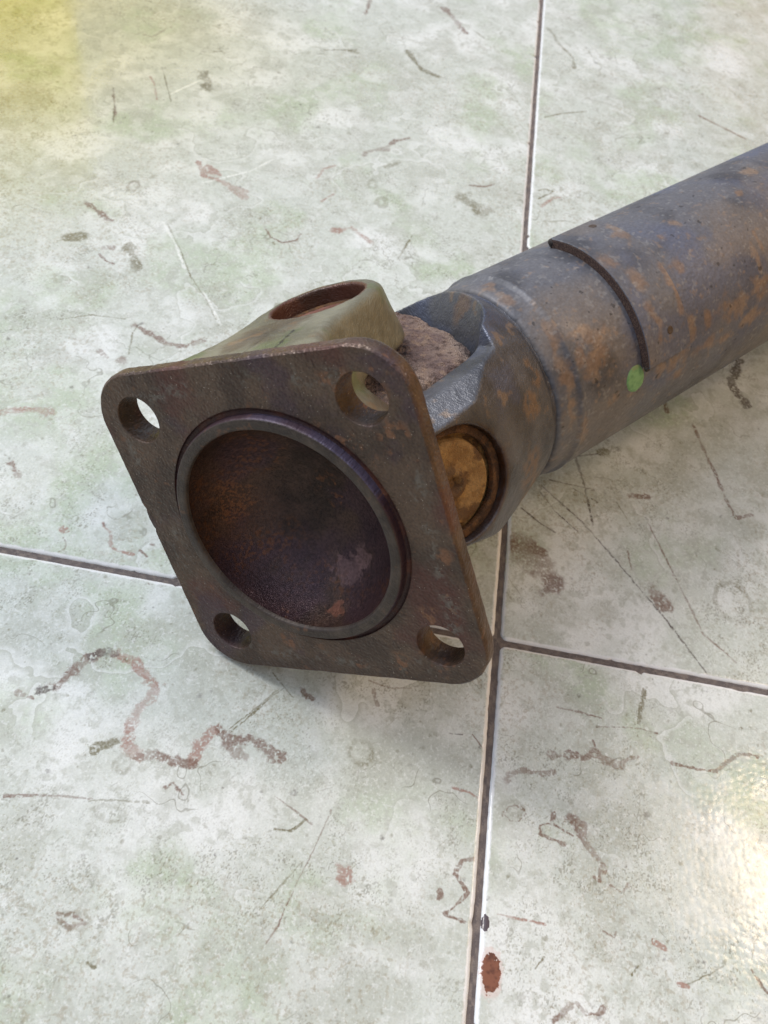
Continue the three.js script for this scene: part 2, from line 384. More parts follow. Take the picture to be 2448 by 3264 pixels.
    c = mix3(c, grey, 0.6 * sstep(0.52, 0.74, fbm2(x * 0.45 + 3, z * 0.45, salt + 105, 4)));
    c = mix3(c, white, 0.5 * sstep(0.56, 0.80, fbm2(x * 1.5 + 11, z * 1.5, salt + 120, 3)));
    c = mix3(c, white, 0.35 * sstep(0.52, 0.72, fbm2(wx * 0.16 + 1, wz * 0.16, salt + 125, 4)));
    c = mix3(c, speck, (0.22 + 0.30 * dense) * sstep(0.72, 0.94, vn2(x * 2.9 + z * 0.5, z * 2.3, salt + 128) * 0.7 + 0.45 * fbm2(x * 0.25, z * 0.25, salt + 129, 2)));
    // flaked layers of the printed stone: crisp broken edges
    const fl1 = fbm2(wx * 0.028 + 3, wz * 0.028, salt + 140, 4), fe = fl1 - 0.5 - 0.02 * (vn2(x * 0.5, z * 0.5, salt + 141) - 0.5), mask = sstep(0.45, 0.6, fbm2(x * 0.04 + 8, z * 0.04, salt + 142, 2));
    c = mix3(c, white, 0.55 * mask * (fe > 0 ? 1 - sstep(0, 0.035, fe) : 0)); c = mix3(c, grey, 0.6 * mask * (fe < 0 ? 1 - sstep(0, 0.02, -fe) : 0));
    // hairlines
    const h1 = Math.abs(fbm2(wx * 0.05 + 33, wz * 0.05, salt + 150, 4) - 0.5), hm = sstep(0.55, 0.66, fbm2(x * 0.06 + 21, z * 0.06, salt + 151, 3));
    c = mix3(c, speck, 0.5 * hm * (1 - sstep(0.002, 0.006, h1)));
    // grains of brown dirt
    const dirt = 0.6 * sstep(0.42, 0.62, fbm2(x * 0.03 + 3, z * 0.03, 180, 4)); c = mix3(c, sr(140, 120, 80), dirt * 0.55 * sstep(0.55, 0.75, fbm2(x * 1.2 + 9, z * 1.2, 182, 4)));
    const m = 0.93 + 0.14 * vn2(x * 3, z * 3, salt + 130); c = [c[0] * m, c[1] * m, c[2] * m];
    for (const k of ['w', 'p', 'b', 'o', 'd']) if (A[k][o] > 0) c = mix3(c, veinTone[k], A[k][o]);
    // the unprinted glaze along the tile's rim
    const rim = Math.min(Math.abs(x), Math.abs(z)) + 0.5 * (vn2(x * 0.5, z * 0.5, 140) - 0.5) + 0.25 * (vn2(x * 2, z * 2, 141) - 0.5);
    c = mix3(c, edge, 0.85 * (1 - sstep(1.7, 2.3, rim)));
    // a chip that bares the brown body of one tile
    if (x > 0 && z > 60) {
      const e = Math.hypot((x - 4.2) / 2.3, (z - 92.3) / 4.4) + 0.35 * (vn2(x * 1.5, z * 1.5, 150) - 0.5) + 0.2 * (vn2(x * 4, z * 4, 151) - 0.5);
      c = mix3(c, sr(214, 192, 184), 0.6 * (1 - sstep(1.15, 1.5, e)));
      if (e < 1) c = mix3(chip, sr(96, 58, 42), sstep(0.4, 0.8, fbm2(x * 0.9, z * 0.9, 152, 3)));
      const e2 = Math.hypot((x - 2.1) / 1.0, (z - 81) / 1.9) + 0.5 * (vn2(x * 1.7, z * 1.7, 153) - 0.5);
      if (e2 < 1) c = sr(84, 72, 74);
    }
    out[0] = c[0]; out[1] = c[1]; out[2] = c[2];
  }, THREE.MirroredRepeatWrapping);
}
// orange-peel glaze: low soft blisters of one to two millimetres
const BP = 1024, BPM = 0.128;
const cells = (() => {
  const G = 64, pts = [];
  for (let j = 0; j < G; j++) for (let i = 0; i < G; i++) pts.push([i + 0.15 + 0.7 * hash3(i, j, 501), j + 0.15 + 0.7 * hash3(i, j, 502), 0.35 + 0.65 * hash3(i, j, 503)]);
  return (u, v) => {
    const a = Math.floor(u), b = Math.floor(v); let m = 0;
    for (let dj = -1; dj <= 1; dj++) for (let di = -1; di <= 1; di++) {
      const ii = ((a + di) % G + G) % G, jj = ((b + dj) % G + G) % G, p = pts[jj * G + ii];
      let dx = u - (p[0] - ii + a + di), dy = v - (p[1] - jj + b + dj);
      const d = Math.hypot(dx, dy) / (0.75 * p[2] + 0.1), q = 1 - d * d; if (q > 0) m = Math.max(m, q * q * p[2]);
    }
    return m;
  };
})();
const glazeBump = greyTexture(BP, BP, (i, j) => {
  const u = i / BP, v = j / BP, k = vn2((u * 8) % 8, (v * 8) % 8, 1);
  return 0.15 + 0.7 * cells(u * 64, v * 64) * (0.55 + 0.45 * k) + 0.08 * hash3(i, j, 9);
});
const glazeRough = greyTexture(512, 512, (i, j) => 0.24 + 0.34 * sstep(0.35, 0.75, fbm2(i * 0.02, j * 0.02, 300, 5)) + 0.16 * vn2(i * 0.4, j * 0.4, 310));

function ringLoft(levels, contour) {                // levels: [inset, height]; contour(inset) -> array of [x, y]
  const rings = levels.map(([ins, z]) => contour(ins).map(([x, y]) => [x, y, z])), m = rings[0].length, pos = [], idx = [];
  rings.forEach((r) => r.forEach((p) => pos.push(...p)));
  for (let l = 0; l + 1 < rings.length; l++) for (let k = 0; k < m; k++) {
    const a = l * m + k, b = l * m + (k + 1) % m;
    idx.push(a, b, b + m, a, b + m, a + m);
  }
  return { pos, idx, first: rings[0], last: rings[rings.length - 1], m };
}
function roundedSquare(hx, hy, r, per = 10) {
  return (ins) => {
    const p = [], rr = Math.max(r - ins, 1e-5), ax = hx - ins - rr, ay = hy - ins - rr;
    for (const [sx, sy, a0] of [[1, -1, -90], [1, 1, 0], [-1, 1, 90], [-1, -1, 180]])
      for (let k = 0; k <= per; k++) { const a = (a0 + 90 * k / per) * Math.PI / 180; p.push([sx * ax + rr * Math.cos(a), sy * ay + rr * Math.sin(a)]); }
    return p;
  };
}
// tiles: [sign x, sign z, window of the print in mm, mm a texel]
const tileSpots = [[-1, -1, [-330, 0, -512, 0], 0.28], [1, -1, [0, 176, -512, 0], 0.25], [-1, 1, [-150, 0, 0, 150], 0.15], [1, 1, [0, 120, 0, 120], 0.14]];
tileSpots.forEach(([sx, sz, win, px], t) => {
  const map = tilePrint(...win, px, 11 + t * 200);
  const bump = glazeBump.clone(); bump.needsUpdate = true;
  const mat = new THREE.MeshPhysicalMaterial({ map, roughnessMap: glazeRough, roughness: 0.42, bumpMap: glazeBump, bumpScale: 0.00004, specularIntensity: 1 });
  const h = TILE / 2, cx = sx * (h + GAP), cz = sz * (h + GAP), r = 0.0016;
  const wob = (ins) => {                             // the pressed edge is never quite straight, and chipped here and there
    const p = roundedSquare(h, h, 0.0022, 4)(ins), out = [];
    for (let k = 0; k < p.length; k++) {
      const a = p[k], b = p[(k + 1) % p.length], len = Math.hypot(b[0] - a[0], b[1] - a[1]), n = len > 0.1 ? 700 : 1;
      for (let q = 0; q < n; q++) {
        const x = lerp(a[0], b[0], q / n), y = lerp(a[1], b[1], q / n), X = (x + cx) * 1000, Z = (-y + cz) * 1000;
        let e = 0.00022 * (fbm2(X * 0.06, Z * 0.06, 600 + t, 3) - 0.5) + 0.00016 * (vn2(X * 0.7, Z * 0.7, 610 + t) - 0.5) - 0.0009 * sstep(0.86, 0.97, vn2(X * 0.22, Z * 0.22, 620 + t));
        const l = Math.max(Math.abs(x), Math.abs(y)); out.push([x * (1 + e / l * (Math.abs(x) > h * 0.98 ? 1 : 0)), y * (1 + e / l * (Math.abs(y) > h * 0.98 ? 1 : 0))]);
      }
    }
    return out;
  };
  const lev = [[0, -0.008]]; for (let k = 0; k <= 6; k++) { const a = k / 6 * Math.PI / 2; lev.push([r * (1 - Math.cos(a)), -r * 0.62 * (1 - Math.sin(a))]); }
  const L = ringLoft(lev, wob), pos = L.pos.slice(), idx = L.idx.slice(), c0 = pos.length / 3;
  pos.push(0, 0, 0); const base = (lev.length - 1) * L.m;
  for (let k = 0; k < L.m; k++) idx.push(c0, base + k, base + (k + 1) % L.m);
  // plan (x, y) -> world (x, -z): y up
  const P = [], UV = [];
  for (let k = 0; k < pos.length; k += 3) { P.push(pos[k], pos[k + 2], -pos[k + 1]); }
  for (let k = 0; k < P.length; k += 3) {
    const X = (P[k] + cx) * 1000, Z = (P[k + 2] + cz) * 1000;
    UV.push((X - win[0]) / (win[1] - win[0]), (Z - win[2]) / (win[3] - win[2]));
  }
  const g = geo(P, idx, UV);
  const uv1 = []; for (let k = 0; k < P.length; k += 3) uv1.push((P[k] + cx) / BPM, (P[k + 2] + cz) / BPM);
  g.setAttribute('uv1', new THREE.Float32BufferAttribute(uv1, 2));
  const b1 = glazeBump.clone(); b1.channel = 1; b1.needsUpdate = true; mat.bumpMap = b1;
  const r1 = glazeRough.clone(); r1.channel = 1; r1.repeat.set(0.6, 0.6); r1.needsUpdate = true; mat.roughnessMap = r1;
  const m = part(t ? `tile_00${t}` : 'tile', g, mat, floor);
  m.position.set(cx, 0, cz);
});
{
  const groutMap = colourTexture(512, 512, (i, j, out) => {
    const n = fbm2(i * 0.05, j * 0.05, 700, 4), f = vn2(i * 0.9, j * 0.9, 710);
    let c = mix3(sr(98, 90, 88), sr(126, 115, 108), sstep(0.35, 0.7, n)); c = mix3(c, sr(66, 58, 58), 0.5 * sstep(0.55, 0.9, f));
    if (f > 0.93) c = sr(170, 160, 150);
    out[0] = c[0]; out[1] = c[1]; out[2] = c[2];
  });
  groutMap.repeat.set(24, 24);
  const g = new THREE.BoxGeometry(1.2, 0.02, 1.2);
  const m = part('grout', g, new THREE.MeshStandardMaterial({ map: groutMap, roughness: 0.9 }), floor);
  m.position.set(0, -0.0108, 0);
}

// ---------------------------------------------------------------- unseen things added to warm, tint and put glare on the floor
{
  const wallMap = colourTexture(256, 256, (i, j, out) => { const n = fbm2(i * 0.06, j * 0.06, 2001, 5); const c = mix3(sr(214, 158, 74), sr(222, 172, 92), n); out[0] = c[0]; out[1] = c[1]; out[2] = c[2]; });
  const wall = part('added_bounce_wall', new THREE.BoxGeometry(0.12, 0.48, 2.6), new THREE.MeshStandardMaterial({ map: wallMap, roughness: 0.9 }), scene);  // added out of view, only for its warm bounce
  wall.position.set(0.44, 0.24 - 0.02, -0.3); wall.userData = { label: 'ochre wall added out of view to bounce warm light onto the tiles', category: 'wall' };
  const sheet = part('added_tint_sheet', new THREE.BoxGeometry(0.003, 0.18, 0.17), new THREE.MeshPhysicalMaterial({ color: new THREE.Color().setRGB(1, 0.88, 0.06), transmission: 1, thickness: 0, roughness: 0.3, ior: 1.2 }), scene);
  sheet.position.set(-0.325, 0.0901, -0.345); sheet.rotation.y = -0.45;  // added out of view to turn the light in this corner yellow
  sheet.userData = { label: 'yellow translucent sheet added out of view to tint the light on the tiles', category: 'plastic sheet' };
  const lamp = new THREE.Group(); lamp.name = 'added_glare_lamp'; scene.add(lamp);
  lamp.position.set(0.076 + 0.438 * 1.35 + 0.10, 0.848 * 1.35, 0.049 - 0.299 * 1.35 + 0.02);  // added glowing globe, stands in for an unknown bright source mirrored in the glaze
  lamp.userData = { label: 'warm glowing globe added out of view to put glare on the tiles', category: 'lamp' };
  const warm = new THREE.Color().setRGB(1, 0.76, 0.52);
  part('added_glare_globe', new THREE.SphereGeometry(0.14, 48, 32), new THREE.MeshStandardMaterial({ color: 0xffffff, emissive: warm, emissiveIntensity: 17 }), lamp);
  part('added_globe_rod', new THREE.CylinderGeometry(0.006, 0.006, 0.6, 12), new THREE.MeshStandardMaterial({ color: 0x555555, roughness: 0.5 }), lamp).position.y = 0.4;
}

// ---------------------------------------------------------------- the drive shaft
const shaft = new THREE.Group(); shaft.name = 'drive_shaft'; scene.add(shaft);
const JOINT = new THREE.Vector3(-0.05049005, 0.04725877, -0.02597779);
shaft.position.set(JOINT.x, 0, JOINT.z);
shaft.userData = { label: 'rusty steel drive shaft with square bolt flange and universal joint lying on the tiles', category: 'drive shaft' };
const rel = (v) => v.clone().sub(shaft.position);
const flangeFrame = new THREE.Matrix4().makeBasis(new THREE.Vector3(0.82516361, 0.53652008, 0.17678015), new THREE.Vector3(-0.44360458, 0.80919692, -0.38524709), new THREE.Vector3(-0.34974275, 0.2394714, 0.90572262)).setPosition(rel(new THREE.Vector3(-0.06549, 0.05753, 0.01288)));
const jointFrame = new THREE.Matrix4().makeBasis(new THREE.Vector3(0.69626121, 0.00606707, -0.71776286), new THREE.Vector3(-0.42465965, 0.80966826, -0.40509443), new THREE.Vector3(0.57869206, 0.58685646, 0.56631704)).setPosition(rel(JOINT));
const placeIn = (m, frame) => { m.applyMatrix4(frame); return m; };
const scaleGeo = (g) => { g.scale(S, S, S); return g; };

// steel grain shared by the castings: uv in units of S
const castBump = greyTexture(1024, 1024, (i, j) => 0.5 * fbm2(i * 0.11, j * 0.11, 900, 4) + 0.35 * vn2(i * 0.45, j * 0.45, 905) + 0.15 * hash3(i, j, 3));
const castRough = greyTexture(512, 512, (i, j) => 0.42 + 0.38 * fbm2(i * 0.05, j * 0.05, 920, 5) + 0.12 * vn2(i * 0.5, j * 0.5, 921));

// --- flange: rounded square plate with four bolt holes
const HALF = 0.689, CORNER = 0.20, THICK = 0.117, HOLE_R = 0.0946;
const rust = { dark: sr(74, 58, 48), mid: sr(95, 76, 62), red: sr(92, 52, 46), purple: sr(74, 56, 66), orange: sr(130, 90, 64), tan: sr(150, 120, 88), grey: sr(112, 108, 100), steel: sr(96, 96, 100) };
const FT = 1280, FW = 1.5;                          // texels, width in S units
const flangeSpots = [[0.42, -0.55, 0.07], [0.55, -0.52, 0.05], [0.34, -0.40, 0.05], [0.40, -0.33, 0.05], [0.46, -0.28, 0.03], [0.58, -0.36, 0.06], [0.64, -0.28, 0.06], [0.60, -0.62, 0.05], [0.50, 0.37, 0.05], [0.57, 0.36, 0.04], [0.63, 0.1, 0.03], [0.3, 0.6, 0.05], [0.10, 0.60, 0.04], [-0.2, 0.53, 0.05], [0.46, 0.62, 0.04], [0.66, -0.05, 0.03]];
function flangeColour(x, y, out) {                  // y down as seen on the face
  const r = Math.hypot(x, y), n = fbm2(x * 9, y * 9, 1001, 5), n2 = fbm2(x * 4 + 9, y * 4, 1010, 4), f = fbm2(x * 60, y * 60, 1020, 3), g = vn2(x * 190, y * 190, 1030);
  let c = mix3(rust.dark, rust.mid, sstep(0.3, 0.68, n));
  c = mix3(c, rust.red, 0.6 * sstep(0.52, 0.75, n2));
  c = mix3(c, rust.purple, 0.6 * sstep(0.56, 0.74, fbm2(x * 5 + 30, y * 5, 1040, 4)));
  if (r > 0.5) {
    // scuffs left by the mating face, a worn square band
    const band = Math.pow(Math.pow(Math.abs(x), 6) + Math.pow(Math.abs(y), 6), 1 / 6), wv = 0.04 * (fbm2(x * 5, y * 5, 1050, 3) - 0.5);
    const b = (1 - sstep(0.0, 0.055, Math.abs(band + wv - 0.60))) * sstep(0.46, 0.62, fbm2(x * 14, y * 14, 1060, 4)) * sstep(0.40, 0.60, f);
    c = mix3(c, rust.grey, 0.6 * b);
    let o = 0;
    for (const [sx, sy, sr_] of flangeSpots) { const d = Math.hypot(x - sx, y - sy) / sr_; if (d < 2) o = Math.max(o, 1 - sstep(0.3, 1.5, d)); }
    c = mix3(c, rust.orange, 0.75 * clamp(o * 1.4) * sstep(0.56, 0.70, fbm2(x * 30 + 3, y * 30, 1070, 4)));
    c = mix3(c, rust.orange, 0.4 * sstep(0.73, 0.82, fbm2(x * 22 + 60, y * 22, 1080, 4)));
  } else {
    const blot = sstep(0.5, 0.7, fbm2(x * 8 + 5, y * 8, 1090, 4));
    c = mix3(c, sr(44, 32, 28), 0.55); c = mix3(c, rust.orange, 0.42 * blot * sstep(0.48, 0.66, f));
    const d1 = Math.hypot(x - 0.02, y - 0.36) / 0.045 + 0.8 * (f - 0.5), d2 = Math.hypot((x + 0.02) / 0.09, (y - 0.23) / 0.06) + 1.5 * (f - 0.5), d3 = Math.hypot(x - 0.34, y - 0.20) / 0.03 + f - 0.5;
    c = mix3(c, sr(150, 96, 74), 0.75 * (1 - sstep(0.7, 1.1, d1))); c = mix3(c, sr(132, 96, 92), 0.7 * (1 - sstep(0.5, 1.2, d2))); c = mix3(c, sr(140, 96, 60), 0.6 * (1 - sstep(0.6, 1.1, d3)));
  }
  const m = 0.78 + 0.44 * g; out[0] = c[0] * m; out[1] = c[1] * m; out[2] = c[2] * m;
  if (hash3(Math.round(x * 400), Math.round(y * 400), 77) > 0.9975) { out[0] = 0.42; out[1] = 0.36; out[2] = 0.30; }
}
const flangeMap = colourTexture(FT, FT, (i, j, out) => flangeColour(((i + 0.5) / FT - 0.5) * FW, -((j + 0.5) / FT - 0.5) * FW, out));
const flangeBump = greyTexture(FT, FT, (i, j) => {
  const x = ((i + 0.5) / FT - 0.5) * FW, y = -((j + 0.5) / FT - 0.5) * FW, deep = Math.hypot(x, y) < 0.44;
  return 0.5 + (deep ? 0.55 : 0.30) * (fbm2(x * 42, y * 42, 1100, 3) - 0.5) + (deep ? 0.5 : 0.22) * (vn2(x * 120, y * 120, 1110) - 0.5) + 0.2 * (fbm2(x * 10, y * 10, 1120, 3) - 0.5);
});
const flangeRough = greyTexture(512, 512, (i, j) => 0.40 + 0.30 * fbm2(i * 0.04, j * 0.04, 1130, 4) + 0.16 * vn2(i * 0.6, j * 0.6, 1131));
const flangeMat = new THREE.MeshStandardMaterial({ map: flangeMap, bumpMap: flangeBump, bumpScale: 0.0006, roughnessMap: flangeRough, roughness: 0.70, metalness: 0.28 });
const faceUV = (g, cx = 0, cy = 0) => { const p = g.attributes.position, u = []; for (let k = 0; k < p.count; k++) { const q = 1 + Math.max(0, -p.getZ(k)) * (cx ? 9 : 1.35); u.push((cx + (p.getX(k) - cx) * q) / FW + 0.5, (cy + (p.getY(k) - cy) * q) / FW + 0.5); } g.setAttribute('uv', new THREE.Float32BufferAttribute(u, 2)); return g; };

const nicked = (() => {
  const base = (ins) => {
    const p = [], rr = CORNER - ins, a = HALF - ins - rr, per = 14, side = 60;
    const cs = [[1, -1, -90], [1, 1, 0], [-1, 1, 90], [-1, -1, 180]];
    cs.forEach(([sx, sy, a0], c) => {
      for (let k = 0; k <= per; k++) { const t = (a0 + 90 * k / per) * Math.PI / 180; p.push([sx * a + rr * Math.cos(t), sy * a + rr * Math.sin(t)]); }
      const [nx, ny] = cs[(c + 1) % 4], t1 = (a0 + 90) * Math.PI / 180, ex = [sx * a + rr * Math.cos(t1), sy * a + rr * Math.sin(t1)], fx = [nx * a + rr * Math.cos(t1), ny * a + rr * Math.sin(t1)];
      for (let k = 1; k < side; k++) p.push([lerp(ex[0], fx[0], k / side), lerp(ex[1], fx[1], k / side)]);
    });
    return p;
  };
  const nicks = [[-0.684, 0.02, 0.012], [-0.684, 0.11, 0.010], [-0.684, -0.25, 0.006], [-0.2, 0.689, 0.006], [-0.38, 0.689, 0.006], [0.05, 0.689, 0.005], [0.66, -0.6, 0.006], [-0.1, -0.689, 0.004]];
  return (ins) => base(ins).map(([x, y], k) => {
    const l = Math.hypot(x, y); let d = 0.0030 * (fbm2(x * 14, y * 14, 1200, 3) - 0.5) + 0.0026 * (vn2(x * 55, y * 55, 1201) - 0.5);
    for (const [nx, ny, dp] of nicks) { const q = Math.hypot(x - nx, y - ny); if (q < 0.035) d -= dp * (1 - q / 0.035) * (k % 2 ? 1 : 0.4); }
    return [x + x / l * d, y + y / l * d];
  });
})();
{
  const parts = [];
  const L = ringLoft([[0.058, -THICK], [0.042, -0.110], [0.020, -0.090], [0.006, -0.072], [0, -0.056], [0, -0.016], [0.003, -0.006], [0.010, 0]], nicked);
  parts.push(geo(L.pos, L.idx));
  const holes = [[-0.5, -0.5], [0.5, -0.5], [0.5, 0.5], [-0.5, 0.5]];
  const face = (ring, z, centre, flip) => {
    const s = new THREE.Shape(ring.map(([x, y]) => new THREE.Vector2(x, y)));
    for (const [hx, hy] of holes) s.holes.push(new THREE.Path().absarc(hx, hy, HOLE_R + 0.004, 0, Math.PI * 2, true));
    if (centre) s.holes.push(new THREE.Path().absarc(0, 0, centre, 0, Math.PI * 2, true));
    const g = new THREE.ShapeGeometry(s, 40); g.deleteAttribute('uv'); g.translate(0, 0, z);
    if (flip) { const ix = g.index.array; for (let k = 0; k < ix.length; k += 3) { const t = ix[k]; ix[k] = ix[k + 1]; ix[k + 1] = t; } g.computeVertexNormals(); }
    return g;
  };
  parts.push(face(L.last, 0, 0.509), face(L.first, -THICK, 0.505, true));
  for (const [hx, hy] of holes) {
    const pr = [[HOLE_R + 0.004, 0], [HOLE_R + 0.001, -0.0015], [HOLE_R, -0.005], [HOLE_R, -THICK + 0.005], [HOLE_R + 0.004, -THICK]];
    const pos = [], idx = [], K = 80;
    pr.forEach(([r, z]) => { for (let k = 0; k < K; k++) { const a = k / K * Math.PI * 2; pos.push(hx + r * Math.cos(a), hy + r * Math.sin(a), z); } });
    for (let l = 0; l + 1 < pr.length; l++) for (let k = 0; k < K; k++) { const a = l * K + k, b = l * K + (k + 1) % K; idx.push(a, b + K, b, a, a + K, b + K); }
    parts.push(faceUV(geo(pos, idx), hx, hy));
  }
  const g = mergeGeometries(parts.map((p) => { const q = p.index ? p : mergeVertices(p); return q.attributes.uv ? q : faceUV(q); }));
  placeIn(part('flange_plate', scaleGeo(g), flangeMat, shaft), flangeFrame);
}
function lathe(profile, K = 160) {                  // profile [r, z], turning about z; face uv
  const pos = [], idx = [];
  profile.forEach(([r, z]) => { for (let k = 0; k < K; k++) { const a = k / K * Math.PI * 2; pos.push(r * Math.cos(a), r * Math.sin(a), z); } });
  for (let l = 0; l + 1 < profile.length; l++) for (let k = 0; k < K; k++) { const a = l * K + k, b = l * K + (k + 1) % K; idx.push(a, b + K, b, a, a + K, b + K); }
  return geo(pos, idx);
}
{
  const ringMap = colourTexture(1024, 1024, (i, j, out) => {
    const x = ((i + 0.5) / 1024 - 0.5) * FW, y = -((j + 0.5) / 1024 - 0.5) * FW, r = Math.hypot(x, y), a = Math.atan2(y, x);
    const n = fbm2(x * 12, y * 12, 1301, 4), turn = vn2(r * 260, a * 2.5, 1302), f = fbm2(x * 60, y * 60, 1303, 2);
    let c = mix3(sr(62, 52, 46), sr(80, 68, 59), sstep(0.3, 0.7, n)); c = mix3(c, sr(100, 88, 76), 0.25 * sstep(0.5, 0.9, turn) * sstep(0.4, 0.6, f));
    if (r > 0.479) { c = mix3(sr(86, 78, 98), sr(68, 48, 54), sstep(0.35, 0.65, fbm2(a * 2.2, r * 8, 1304, 3))); if (r > 0.49) c = mix3(sr(62, 34, 30), sr(96, 52, 36), sstep(0.4, 0.7, n)); }  // purple grey ring side: reflected sky put into the colour; rust in the groove
    c = mix3(c, rust.orange, 0.4 * sstep(0.68, 0.80, fbm2(x * 25, y * 25, 1305, 4)));
    const m = 0.82 + 0.36 * f; out[0] = c[0] * m; out[1] = c[1] * m; out[2] = c[2] * m;
  });
  const g = lathe([[0.511, 0.0005], [0.508, -0.006], [0.505, -0.012], [0.494, -0.013], [0.486, -0.010], [0.4835, -0.004], [0.483, 0.018], [0.480, 0.027], [0.474, 0.031], [0.448, 0.0315], [0.440, 0.029], [0.4365, 0.023], [0.434, 0.014]]);
  const ring = part('pilot_ring', scaleGeo(faceUV(g)), new THREE.MeshStandardMaterial({ map: ringMap, roughness: 0.5, metalness: 0.25, bumpMap: castBump, bumpScale: 0.00025 }), shaft);
  placeIn(ring, flangeFrame); ring.userData.label = 'raised turned ring, sky sheen painted purple grey on its side';
  const prof = [], R0 = 0.4365, D0 = 0.335, arc = [0];
  for (let k = 0; k <= 48; k++) { const t = k / 48 * Math.PI / 2; prof.push([Math.max(0.0015, R0 * Math.cos(t)), 0.022 - D0 * Math.sin(t)]); }
  for (let k = 1; k < prof.length; k++) arc.push(arc[k - 1] + Math.hypot(prof[k][0] - prof[k - 1][0], prof[k][1] - prof[k - 1][1]));
  const total = arc[48], bg = lathe(prof), bu = [];
  for (let k = 0; k < prof.length; k++) for (let q = 0; q < 160; q++) { const a = q / 160 * Math.PI * 2, r = (total - arc[k]) / total * 0.49; bu.push(0.5 + r * Math.cos(a), 0.5 + r * Math.sin(a)); }
  bg.setAttribute('uv', new THREE.Float32BufferAttribute(bu, 2));
  const BS = total * 2 / 0.98;                      // the texture's width in S units
  const bowlMap = colourTexture(1024, 1024, (i, j, out) => {
    const x = ((i + 0.5) / 1024 - 0.5) * BS, y = ((j + 0.5) / 1024 - 0.5) * BS;
    const n = fbm2(x * 6, y * 6, 1401, 5), f = fbm2(x * 45, y * 45, 1402, 3), g = vn2(x * 130, y * 130, 1403);
    let c = mix3(sr(62, 47, 40), sr(90, 68, 58), sstep(0.3, 0.65, n)); c = mix3(c, sr(80, 58, 66), 0.6 * sstep(0.45, 0.62, fbm2(x * 4 + 8, y * 4, 1404, 4)));
    c = mix3(c, sr(128, 80, 46), 0.55 * sstep(0.46, 0.70, fbm2(x * 5 + 30, y * 5, 1405, 4)) * sstep(0.46, 0.74, fbm2(x * 70, y * 70, 1406, 3)));
    const spot = (cx, cy, rx, ry) => 1 - sstep(0.6, 1.1, Math.hypot((x - cx) / rx, (y - cy) / ry) + 1.4 * (f - 0.5));
    c = mix3(c, sr(150, 98, 78), 0.75 * spot(0.03, -0.50, 0.05, 0.035)); c = mix3(c, sr(140, 108, 104), 0.6 * spot(0.05, -0.33, 0.10, 0.06)); c = mix3(c, sr(140, 108, 104), 0.6 * spot(0.13, -0.28, 0.05, 0.05)); c = mix3(c, sr(140, 92, 56), 0.6 * spot(0.38, -0.26, 0.04, 0.03)); c = mix3(c, sr(140, 88, 50), 0.35 * spot(-0.40, 0.05, 0.10, 0.12) * sstep(0.4, 0.7, g));
    const m = 0.72 + 0.56 * g; out[0] = c[0] * m; out[1] = c[1] * m; out[2] = c[2] * m;
  });
  const bowlBump = greyTexture(1024, 1024, (i, j) => { const x = (i / 1024 - 0.5) * BS, y = (j / 1024 - 0.5) * BS; return 0.5 + 0.35 * (fbm2(x * 75, y * 75, 1411, 3) - 0.5) + 0.6 * (hash3(i >> 1, j >> 1, 14) - 0.5); });
  const bowl = part('bowl', scaleGeo(bg), new THREE.MeshStandardMaterial({ map: bowlMap, bumpMap: bowlBump, bumpScale: 0.00015, roughness: 0.27, metalness: 0.5 }), shaft);
  placeIn(bowl, flangeFrame); bowl.userData.label = 'dark rusted hollow in the middle of the flange';
}

// --- flange yoke: body behind the plate and two ears on the pin axis (y)
const relief = (x, y, z) => 0.004 * (fbm3(x * 9, y * 9, z * 9, 3) - 0.5) + 0.0022 * (vn3(x * 40, y * 40, z * 40) - 0.5);
function flangeYoke(x, y, z) {
  const c = -z, ab = Math.abs(y), ax = Math.abs(x);
  // ear outline across the pin axis, drafted: wider towards the axis
  const wide = 0.247 + 0.17 * clamp(0.67 - ab, 0, 0.4) + 0.13 * Math.pow(clamp((0.36 - c) / 0.28), 2);
  const dc = c - 0.665;
  const o2 = dc > 0 ? Math.hypot(x, dc) - wide : ax - wide;
  let ear = smax(o2, ab - 0.668, 0.045);
  ear = smax(ear, 0.405 - ab + 0.10 * clamp((0.5 - c) / 0.4), 0.05);
  ear = smax(ear, 0.095 - c, 0.02);
  const r = Math.hypot(x, y);
  let body = smax(r - (0.575 - 0.36 * clamp(c - 0.1, 0, 0.5)), Math.max(0.09 - c, c - 0.42), 0.08);
  let d = smin(ear, body, 0.09);
  // inside: the hollow seen from the front, and the bores
  const hr = Math.hypot(r / 0.46, c / 0.35); d = smax(d, (1 - hr) * 0.4, 0.01);
  const slot = smax(Math.abs(y) - 0.40, 0.43 - c + 0.25 * y * y, 0.12); d = smax(d, -slot, 0.04);
  const br = Math.hypot(x, dc + 0.015); d = smax(d, 0.192 - br, 0.012);
  return Math.abs(d) > 0.03 ? d : d + relief(x, y, z);
}
